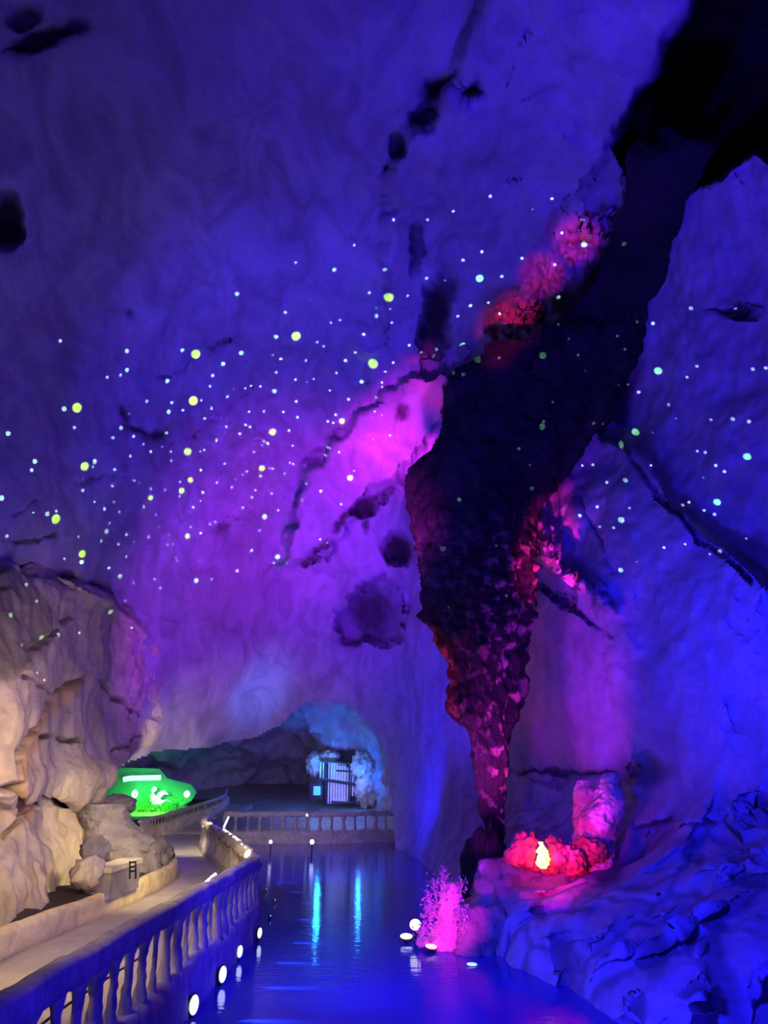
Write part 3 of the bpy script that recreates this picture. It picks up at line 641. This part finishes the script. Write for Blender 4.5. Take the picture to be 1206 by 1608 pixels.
mb = MB(); mb.box((mid.x, mid.y, mid.z-.06), (ln+.1, .5, .1), rz); mb.build('rim', M['pale'], tr_, False)
mb = MB(); mb.box((mid.x+.02, mid.y, mid.z-.36), (ln, .42, .52), rz); mb.build('basin', M['grey'], tr_, False)
rk = empty('metal_rack', PY(209, 1378, 18.2), 'small dark metal rack standing at the right end of the stone trough', 'rack')
mb = MB()
for x_ in (204, 213): mb.tube([PY(x_, 1352, 18.2), PY(x_, 1380, 18.2)], .02, 6)
mb.build('upright', M['metal'], rk)
for y_ in (1354, 1361, 1368):
    mb = MB(); mb.tube([PY(203, y_+1, 18.2), PY(214, y_-1, 18.2)], .022, 6); mb.build('rung', M['metal'], rk)

# ---------------------------------------------------------------- lamps
def flood(px_, py_, Y_, s, mat, label, group, face=(.75, -.62, -.05), stand=True, wscale=.62):
    c = PY(px_, py_, Y_); s = s*.82; root = empty('floodlight', c, label, 'floodlight', group)
    f = Vector(face).normalized(); q = f.to_track_quat('Z', 'Y').to_matrix().to_4x4()
    V = []; Fc = []; sg = 20; pr = [(0, -.9), (.55, -.9), (.8, -.5), (1.08, 0), (1.08, .12), (.96, .12)]
    for r_, z_ in pr:
        for k in range(sg):
            th = 2*math.pi*k/sg; V.append(c+q @ Vector((math.cos(th)*r_*s*wscale, math.sin(th)*r_*s, z_*s*.6-.03)))
    for i in range(len(pr)-1):
        for k in range(sg): Fc.append([i*sg+k, i*sg+(k+1) % sg, (i+1)*sg+(k+1) % sg, (i+1)*sg+k])
    mesh('housing', V, Fc, M['metal'], root)
    V = [c+f*(.03*s)]; Fc = []
    for j, rr_ in enumerate((.5, .95)):
        for k in range(sg):
            th = 2*math.pi*k/sg; V.append(c+q @ Vector((math.cos(th)*rr_*s*wscale, math.sin(th)*rr_*s, s*(.03-.06*j)+.02*s)))
    for k in range(sg):
        Fc.append([0, 1+k, 1+(k+1) % sg]); Fc.append([1+k, 1+sg+k, 1+sg+(k+1) % sg, 1+(k+1) % sg])
    mesh('lens', V, Fc, mat, root)
    if stand:
        mb = MB(); mb.tube([c-f*s*.5, Vector((c.x-f.x*s*.5, c.y-f.y*s*.5, min(-.15, c.z-.2)))], .03, 8); mb.build('bracket', M['metal'], root)
    return root, c, f
row = [(305, 1578, 12.3, .155, 'nearest and largest floodlight in the row below the near balustrade'), (350, 1530, 14.2, .15, 'second nearest floodlight in the row below the near balustrade'),
       (377, 1494, 15.8, .125, 'third floodlight from the near end of the row below the balustrade'), (408, 1465, 17.6, .12, 'fourth floodlight of the row, left of the first thin light streak')]
for x_, y_, Y_, s_, lb in row:
    root, c, f = flood(x_, y_, PZ(x_, y_, .16).y, s_, M['lamp'], lb, 'floodlights below the balustrade')
    spot(c+Vector((.10, -.05, .03)), c+Vector((2.5, -.2, -.50)), 800, (.03, .36, 1.0), 15, 1, .03)
for x_, y_, s_, lb in [(425, 1439, .045, 'tiny floodlight making the nearest of the thin streaks on the pool'), (432, 1414, .045, 'tiny floodlight making the second thin streak on the pool'), (418, 1397, .04, 'tiny floodlight making the third thin streak on the pool'), (403, 1383, .04, 'tiny floodlight making the farthest thin streak near the balustrade corner')]:
    g = PZ(x_, y_, .06); root, c, f = flood(x_, y_, g.y, s_, M['lampb'], lb, 'small floodlights low on the pool', (1, -.25, 0))
    spot(c+Vector((.1, 0, .10)), c+Vector((2.5, -.2, -.4)), 900, (.03, .40, 1.0), 12, 1, .03)
for x_, y_, s_, lb in [(425, 1322, .10, 'left of the two round lamps standing in the far pool'), (490, 1322, .13, 'right of the two round lamps standing in the far pool')]:
    flood(x_, y_, 35, s_, M['lamp'], lb, 'lamps standing in the far pool', (.1, -1, .1), True, .9)
flood(482, 1280, 41.1, .09, M['lampb'], 'small round lamp fixed to the far balustrade', None, (0, -1, 0), False, 1)
root, c, f = flood(652, 1452, 16.8, .13, M['lampw'], 'warm white floodlight beside the pink waterside rock', None, (-.25, -1, .35), True, 1.1)
root, c, f = flood(638, 1470, 16.9, .12, M['lamp'], 'cool white floodlight lying low left of the pink rock', None, (.05, -.45, 1), True, 1.3)
root, c, f = flood(677, 1486, 16.0, .12, M['lampp'], 'pinkish floodlight at the foot of the pink rock', None, (.2, -.25, 1), True, 1.3)
root, c, f = flood(741, 1514, 14.9, .10, M['lampb'], 'faint bluish floodlight low on the water right of the pink rock', None, (.1, -.12, 1), True, 1.3)
# yellow glowing lamp among the red rocks
gl = empty('rock_lamp', PY(851, 1350, 16.3), 'yellow glowing lamp between the red rocks', 'lamp')
o = crag('glowing_core', [(1322, 844, 852), (1329, 847, 855), (1336, 842, 858), (1342, 845, 862), (1349, 844, 864), (1356, 842, 862), (1364, 847, 858)], 16.1, .1, M['fire'], 44, .10, 9, 60, 70, gl)
# white light strips on the rail
def lstrip(pts, r, label):
    mb = MB(); A = polyline(pts, .15); mb.tube([Vector(a) for a in A], [r*random.uniform(.7, 1.2) for _ in A], 8)
    return tag(mb.build('light_strip', M['strip']), label, 'light strip', 'light strips along the walkway edge')
lstrip([tuple(PZ(350, 1303, 1.45)), tuple(PZ(362, 1311, 1.45)), tuple(PZ(376, 1322, 1.45))], .05, 'longest bright white light strip along the bend of the walkway')
lstrip([tuple(PZ(376, 1322, 1.45)), tuple(PZ(387, 1333, 1.45))], .018, 'thin light strip running on from the longest bright strip')
lstrip([tuple(PZ(386, 1344, 1.5)), tuple(PZ(391, 1337, 1.5))], .05, 'short bright strip standing at the balustrade corner')
lstrip([tuple(PZ(323, 1386, 1.49)), tuple(PZ(338, 1373, 1.49))], .025, 'white light strip on the rail before the balustrade corner')
lstrip([tuple(PZ(97, 1512, 1.49)), tuple(PZ(108, 1505, 1.49))], .018, 'small pale light strip on the rail at the near end')
lstrip([tuple(PZ(352, 1298, 1.5)), tuple(PZ(359, 1283, 1.5))], .035, 'broken light strip where the rail turns towards the far balustrade')

# ---------------------------------------------------------------- barred hut in the far cave
YG = 49.5
hut = empty('barred_hut', PY(530, 1262, YG), 'tall barred hut with pale slats and dark beams in the far cave', 'hut')
sl = MB(); k = 0
def gq(x_, y_, dy=0): return PY(x_, y_, YG+dy)
for i, x_ in enumerate(np.arange(503, 561, 4.3)):
    lean = (x_-530)*-.06
    top = 1197 if x_ < 545 else 1205; bot = 1262 if 514 < x_ < 548 else (1224 if x_ <= 514 else 1250)
    mb = MB(); wd = .16 if 520 < x_ < 545 else .10
    a, b = gq(x_+lean, bot), gq(x_-lean*.3, top); mb.box(((a.x+b.x)/2, YG, (a.z+b.z)/2), (wd*.8, .06, b.z-a.z)); mb.build('slat', M['slat'], hut, False)
for (x0, y0, x1, y1, t_) in [(503, 1194, 548, 1199, .12), (500, 1223, 559, 1232, .17), (528, 1210, 559, 1212, .10), (520, 1259, 556, 1261, .10), (530, 1201, 545, 1202, .05)]:
    mb = MB(); mb.tube([gq(x0, y0, -.12), gq(x1, y1, -.12)], t_*.6, 6); mb.build('beam', M['wood'], hut, False)
for x_ in (512, 549, 559):
    mb = MB(); mb.tube([gq(x_, 1196 if x_ < 550 else 1210, -.05), gq(x_, 1260 if x_ < 550 else 1232, -.05)], .06, 6); mb.build('post', M['wood'], hut, False)
mb = MB(); a = gq(503, 1240); b = gq(561, 1200); mb.box(((a.x+b.x)/2, YG+1.2, (a.z+b.z)/2+.1), (2.3, .1, 2.6)); mb.build('back_wall', M['wood'], hut, False)
bx = empty('cabinet', gq(497, 1252), 'small dark cabinet with a lit cyan panel left of the barred hut', 'cabinet')
c = gq(497, 1243, -.4); mb = MB(); mb.box((c.x, c.y, c.z), (.75, .5, .85)); mb.build('body', M['wood'], bx, False)
mb = MB(); mb.box((c.x+.05, c.y-.27, c.z+.05), (.42, .04, .5)); mb.build('panel', glow('cyan_panel', (.08, .5, 1.0), .9), bx, False)
# rocks round the hut that catch the cyan light
for k, (x_, y_, sx_, sz_, lb) in enumerate([(493, 1200, .5, .7, 'cyan-lit jagged rock left of the top of the barred hut'), (518, 1187, .6, .35, 'cyan-lit rock just above the roof of the barred hut'), (570, 1205, .7, .9, 'cyan and blue rock right of the top of the barred hut'), (577, 1238, .7, 1.1, 'blue-lit rock right of the base of the barred hut')]):
    c = PY(x_, y_, 50.3 if k < 2 else 49.5); o = blob('rock', c, (sx_, .6, sz_), M['pale'], 100+k, .35, 2, 4, ridge=.15); tag(o, lb, 'rock')

# ---------------------------------------------------------------- green grotto
YB = 50.0
def gb(x_, y_, d=0): return PY(x_, y_, YB+d)
# painted backdrop board
bd = [(150, 1235), (185, 1205), (250, 1207), (262, 1222), (300, 1232), (309, 1244), (300, 1258), (270, 1274), (240, 1288), (205, 1296), (150, 1296)]
bm_ = MB(); fr0 = [gb(x_, y_, 1.0) for x_, y_ in bd]; bk = [p+Vector((0, .15, 0)) for p in fr0]; nn = len(bd)
bm_.add(fr0+bk, [list(range(nn))[::-1], list(range(nn, 2*nn))]+[[i, (i+1) % nn, nn+(i+1) % nn, nn+i] for i in range(nn)])
tag(bm_.build('backdrop', plain('teal_backdrop', (.10, .60, .28), .8, 0, .3, 1), None, False), 'smooth green backdrop wall behind the glowing bird', 'backdrop')
mb = MB(); mb.tube([gb(194, 1224, .3), gb(206, 1222, .3), gb(252, 1221, .3)], .16, 10)
tag(mb.build('tube_light', M['tube']), 'long white tube light above the green backdrop', 'lamp')
for x_, y_, lb in [(211.5, 1247, 'round white globe lamp left of the glowing bird'), (293.5, 1247, 'round white globe lamp right of the glowing bird')]:
    c = gb(x_, y_, .7); o = blob('globe_lamp', c, (.19, .19, .26 if x_ < 250 else .21), M['bird'], 3, .0, 1, 3); tag(o, lb, 'lamp', 'globe lamps on the green backdrop')
gb_ = gb
def gb(x_, y_, d=0): return gb_(x_, y_-5, d-.3)
bi = empty('bird_sculpture', gb(250, 1272), 'glowing white bird sculpture with raised wing on green plants', 'sculpture')
mb = MB(); mb.tube([gb(252, 1270), gb(248, 1264), gb(243, 1261), gb(240, 1258)], [.08, .28, .32, .2], 12, .8); mb.build('body', M['bird'], bi)
mb = MB(); mb.tube([gb(241, 1261), gb(239, 1254), gb(240, 1247), gb(243, 1243), gb(246, 1243)], [.24, .15, .12, .14, .06], 10); mb.build('neck_and_head', M['bird'], bi)
mb = MB(); mb.tube([gb(248, 1260, .1), gb(251, 1253, .1), gb(257, 1249, .1), gb(264, 1252, .1)], [.12, .30, .26, .05], 10, .5); mb.build('wing', M['bird'], bi)
mb = MB(); mb.tube([gb(252, 1264, -.05), gb(262, 1261, -.05), (gb(270, 1265, -.05))], [.12, .04, .02], 8, .5); mb.build('tail', M['bird'], bi)
mb = MB(); mb.tube([gb(250, 1263, -.1), gb(255, 1264, -.1), (gb(259, 1262, -.1))], [.16, .13, .03], 8, .6); mb.build('lower_wing', M['bird'], bi)
gb = gb_
rp = random.Random(9)
for k, (x_, y_, s_, lb) in enumerate([(205, 1276, .45, 'leftmost bright green bush of the grotto'), (214, 1287, .5, 'low green bush at the left corner of the far planter'), (226, 1281, .5, 'green bush between the left globe lamp and the bird'), (238, 1279, .42, 'green bush just left of the glowing bird'), (252, 1277, .45, 'green bush directly under the glowing bird'), (266, 1272, .38, 'small green bush just right of the bird'), (234, 1262, .22, 'slim upright green plant beside the neck of the bird'), (278, 1271, .25, 'low green plant at the right end of the grotto bed')]):
    c = gb(x_, y_-7, -1.5); root = empty('bush', c-Vector((0, 0, s_*.8)), lb, 'plant', 'green plants in the grotto'); mb = MB()
    for _ in range(14): sprig(mb, c+Vector((rp.gauss(0, .4)*s_, rp.gauss(0, .3)*s_, rp.gauss(0, .45)*s_)), s_*.55, 14, rp)
    mb.build('foliage', M['leaf'], root); m2 = MB(); m2.tube([c-Vector((0, 0, s_*1.3)), c], .03, 5); m2.build('stem', M['wood'], root)
# ---------------------------------------------------------------- projected light dots (real narrow beams from one projector)
LASER = Vector((1.6, 1.0, 2.0))
trees = []
for V_, F_ in BV:
    trees.append(BVHTree.FromPolygons([tuple(v) for v in V_], [tuple(int(q) for q in f) for f in F_]))
def hit(px_, py_):
    d = ray(px_, py_).normalized(); best = None
    for t in trees:
        h = t.ray_cast(CAM, d)
        if h[0] is not None and (best is None or h[3] < best[1]): best = (h[0], h[3])
    return best[0] if best else None
C4 = [(27,663,3),(622,557,3),(1170,328,3),(1077,720,3),(14,940,3),(966,18,1),(620,122,1),(848,164,1.4),(1147,163,1.4),(364,231,.6),(273,307,1.4),(1057,300,1.2),(708,343,.6),(558,417,1.2),(1095,393,.8),(1178,397,.8),(1098,437,1.4),(1190,478,1),(829,475,1),(881,461,1),(503,561,1.5),(748,592,1.1),(785,617,1),(1022,547,1.3),(297,657,1.5),(190,721,1.4),(485,670,.8),(532,692,1.2),(680,702,1),(914,702,1.3),(972,656,1.1),(502,772,1.2),(860,776,1),(128,791,1.2),(112,855,1),(252,872,.5),(322,867,.9),(355,851,1),(410,854,1),(618,814,.9),(686,829,.8),(727,811,.9),(493,882,1.5),(1009,829,1.4),(1150,767,.9),(1130,833,.9),(1131,860,.9),(821,878,.9),(215,916,1.1),(60,937,1.1),(622,944,1.2),(932,931,1.2),(1197,714,1)]
C5 = [(457,152,3),(380,159,1.6),(502,499,2.8),(331,811,3),(1142,111,2.6),(1111,412,2.6),(1127,580,2),(1075,643,2.1),(892,685,1.9),(630,883,1.6),(1110,912,1.9),(487,1017,2.4),(483,1065,1.4),(48,305,1.5),(440,270,1.2),(207,469,1.5),(187,521,1.3),(560,469,1.5),(548,502,1),(10,686,1.6),(490,572,.6),(490,643,1.2),(664,613,1.2),(795,582,1.1),(825,601,.9),(892,631,1.1),(976,640,.9),(1066,590,.8),(560,709,1),(673,710,.8),(619,751,1.3),(198,773,.8),(281,780,1.5),(333,764,1.1),(850,739,1.2),(923,785,.9),(936,857,.9),(1063,678,.8),(1143,741,1.1),(1187,703,.8),(707,769,.9),(647,836,.9),(747,902,1.2),(881,917,1.1),(1002,900,.7),(1128,859,.9),(41,912,1.2),(464,914,.8),(600,940,1.2),(703,958,1.1),(792,945,.7),(993,964,1),(1025,959,.9),(1188,896,.8),(1038,1039,.9),(1048,1059,.8),(748,1033,1),(381,1046,.9),(644,1101,1),(870,114,1.3),(1017,122,1.2),(998,176,1.5),(1082,166,1.1),(717,271,1.4),(669,329,1.3),(791,321,1.3),(985,300,1.1),(850,367,.9),(960,383,.9),(893,412,1.2),(1012,411,.9),(1015,466,1.1),(772,438,1.1),(679,517,1.1),(1189,521,1),(763,188,.6)]
C6 = [(484,296,2.5),(419,511,2.1),(941,567,2),(894,230,1.9),(436,797,1.8),(512,1034,1.7),(30,1175,1.6),(342,176,.9),(431,173,1.2),(548,177,1),(630,208,1.1),(856,193,1.1),(810,233,1),(842,241,1),(122,155,1.1),(82,215,1.1),(210,263,1.1),(322,254,1),(350,266,1.1),(286,307,1.1),(579,288,1.2),(151,344,1.1),(432,351,.9),(454,363,1.1),(368,369,.7),(420,374,.7),(371,414,1.1),(602,377,.9),(56,410,.9),(78,402,1),(200,482,1),(583,477,.8),(605,488,.8),(465,508,.8),(482,512,.9),(411,555,1.1),(555,542,1.1),(331,529,1),(248,544,.7),(307,550,.8),(153,595,.9),(265,577,.8),(242,622,1.2),(381,641,1),(682,603,.9),(360,683,1),(477,660,.8),(768,645,1.2),(70,653,1.2),(308,744,.9),(361,744,.7),(656,700,.8),(517,760,1),(145,828,1),(112,841,.9),(555,817,.8),(405,878,.8),(60,895,.8),(765,930,.8),(805,951,.9),(359,997,1.2),(489,1070,.8),(566,1070,.7),(273,1118,1.2),(122,1167,1.1),(53,1056,.8),(875,415,1),(965,525,.8),(888,723,1),(1178,315,1),(1088,174,.8),(1078,340,.6),(1130,195,.7),(815,388,1),(795,432,.9),(1096,90,1),(58,520,1)]
C3 = [(621,448,2.2),(500,773,2),(1095,905,2),(935,1147,2),(425,1242,1.8),(425,840,1.7),(447,1030,1.4),(8,367,2.2),(796,115,1.3),(594,196,1.2),(828,424,1),(775,482,.9),(1125,439,1.1),(1194,433,1.1),(518,562,1.2),(678,628,1),(902,708,.9),(1018,705,1.3),(1104,718,1.3),(829,875,.9),(872,882,1.1),(928,952,1.1),(974,984,1.1),(862,1016,.6),(585,952,.9),(275,948,1),(218,952,.9),(349,1042,1),(297,1171,1.1),(204,1218,1.2),(470,1178,.8),(385,1283,1),(311,1278,.9),(753,1163,1),(785,1147,1),(865,1190,1),(921,1211,1.1),(652,1388,1),(950,1407,1.3),(1090,1340,.7),(422,1508,1.4),(508,1464,.7),(765,1370,.8),(896,1423,.8),(592,777,.6),(715,702,.5),(1033,117,1),(510,188,1),(404,263,1),(145,278,.8),(196,365,1),(445,332,1),(461,521,.9),(411,521,.8),(235,447,.7),(60,615,1),(280,728,1.2),(328,731,1.1),(12,718,1.2),(5,745,2),(92,57,1.4),(30,140,1)]
C7 = [(305,870,2.4),(252,1080,2.2),(20,929,2.1),(632,766,1.8),(756,762,1.4),(338,613,1.2),(222,660,1.1),(142,687,1),(36,687,1),(531,621,1),(470,654,.6),(625,686,1),(562,728,1),(312,787,1.2),(253,813,1.2),(437,807,1.2),(374,864,1.2),(9,843,1),(197,876,.9),(139,869,1.2),(276,955,1.3),(332,946,1),(237,988,1.1),(80,924,1),(367,980,1),(315,1071,1),(85,1079,1.1),(122,1101,1.1),(170,1092,1.2),(220,1164,1.6),(254,1170,1.3),(550,930,1),(540,827,1)]
CW = [(0,0,0)]
W1 = [(756,75,0)]
dots = [(300+x/3.77, 380+y/3.77, s) for x, y, s in C4]+[(x/3.77, 600+y/3.77, s) for x, y, s in C5]+[(300+x/3.77, 600+y/3.77, s) for x, y, s in C6]+[(850+x/3.387, 450+y/3.387, s) for x, y, s in C3]+[(600+x/1.99, y/1.99, s) for x, y, s in C7]
dots += [(x/1.945, 380+y/1.945, s) for x, y, s in [(184,302,1.2),(388,333,1.4),(557,331,1.4),(388,391,1.4),(328,413,1.2),(368,407,1.2),(511,425,1.5)]]
dots += [(600+x/2.68, 500+y/2.68, s) for x, y, s in [(324,763,1.4),(257,970,1.7),(576,548,1.1),(524,1167,1),(280,1216,.9),(622,950,1),(480,957,.9),(621,617,.8),(630,716,1.4)]]
dots += [(x/4.02, 880+y/4.02, s) for x, y, s in [(515,12,1.3),(688,47,1.1),(758,101,1.5),(844,145,.9),(975,118,1),(1013,175,1),(166,153,1.2),(232,257,1.2),(70,344,1.4),(264,492,1.7),(371,470,1.3),(500,457,1),(138,535,1.2),(697,322,1.8),(791,255,.9),(832,426,.9),(234,710,.8),(280,755,.9)]]
for x_, y_, s_ in dots:
    h = hit(x_, y_)
    if h is None: continue
    v = h-LASER; dist = v.length; depth = (h-CAM).length
    diam = s_*(4.6 if s_ > 1.3 else 4.0)*depth/F*1.1
    d = bpy.data.lights.new('beam', 'SPOT'); o = bpy.data.objects.new('laser_beam', d); COL.objects.link(o)
    o.location = LASER; o.rotation_euler = v.to_track_quat('-Z', 'Y').to_euler()
    ang = 2*math.atan(diam*.5/dist); d.spot_size = math.radians(6); k_ = math.tan(ang/2)/math.tan(math.radians(3))
    o.scale = (k_, k_, 1)
    d.spot_blend = .35; d.shadow_soft_size = 0.0
    big = s_ >= 1.85
    left = x_ < 720
    d.color = ((.52, 1.0, .0) if left else (.28, 1.0, .32)) if big else ((.50, 1.0, .62) if s_ > 1.35 else (.55, .85, .95))
    d.energy = DOTP*dist*dist*(1.25 if big else .85 if s_ > .75 else .4)
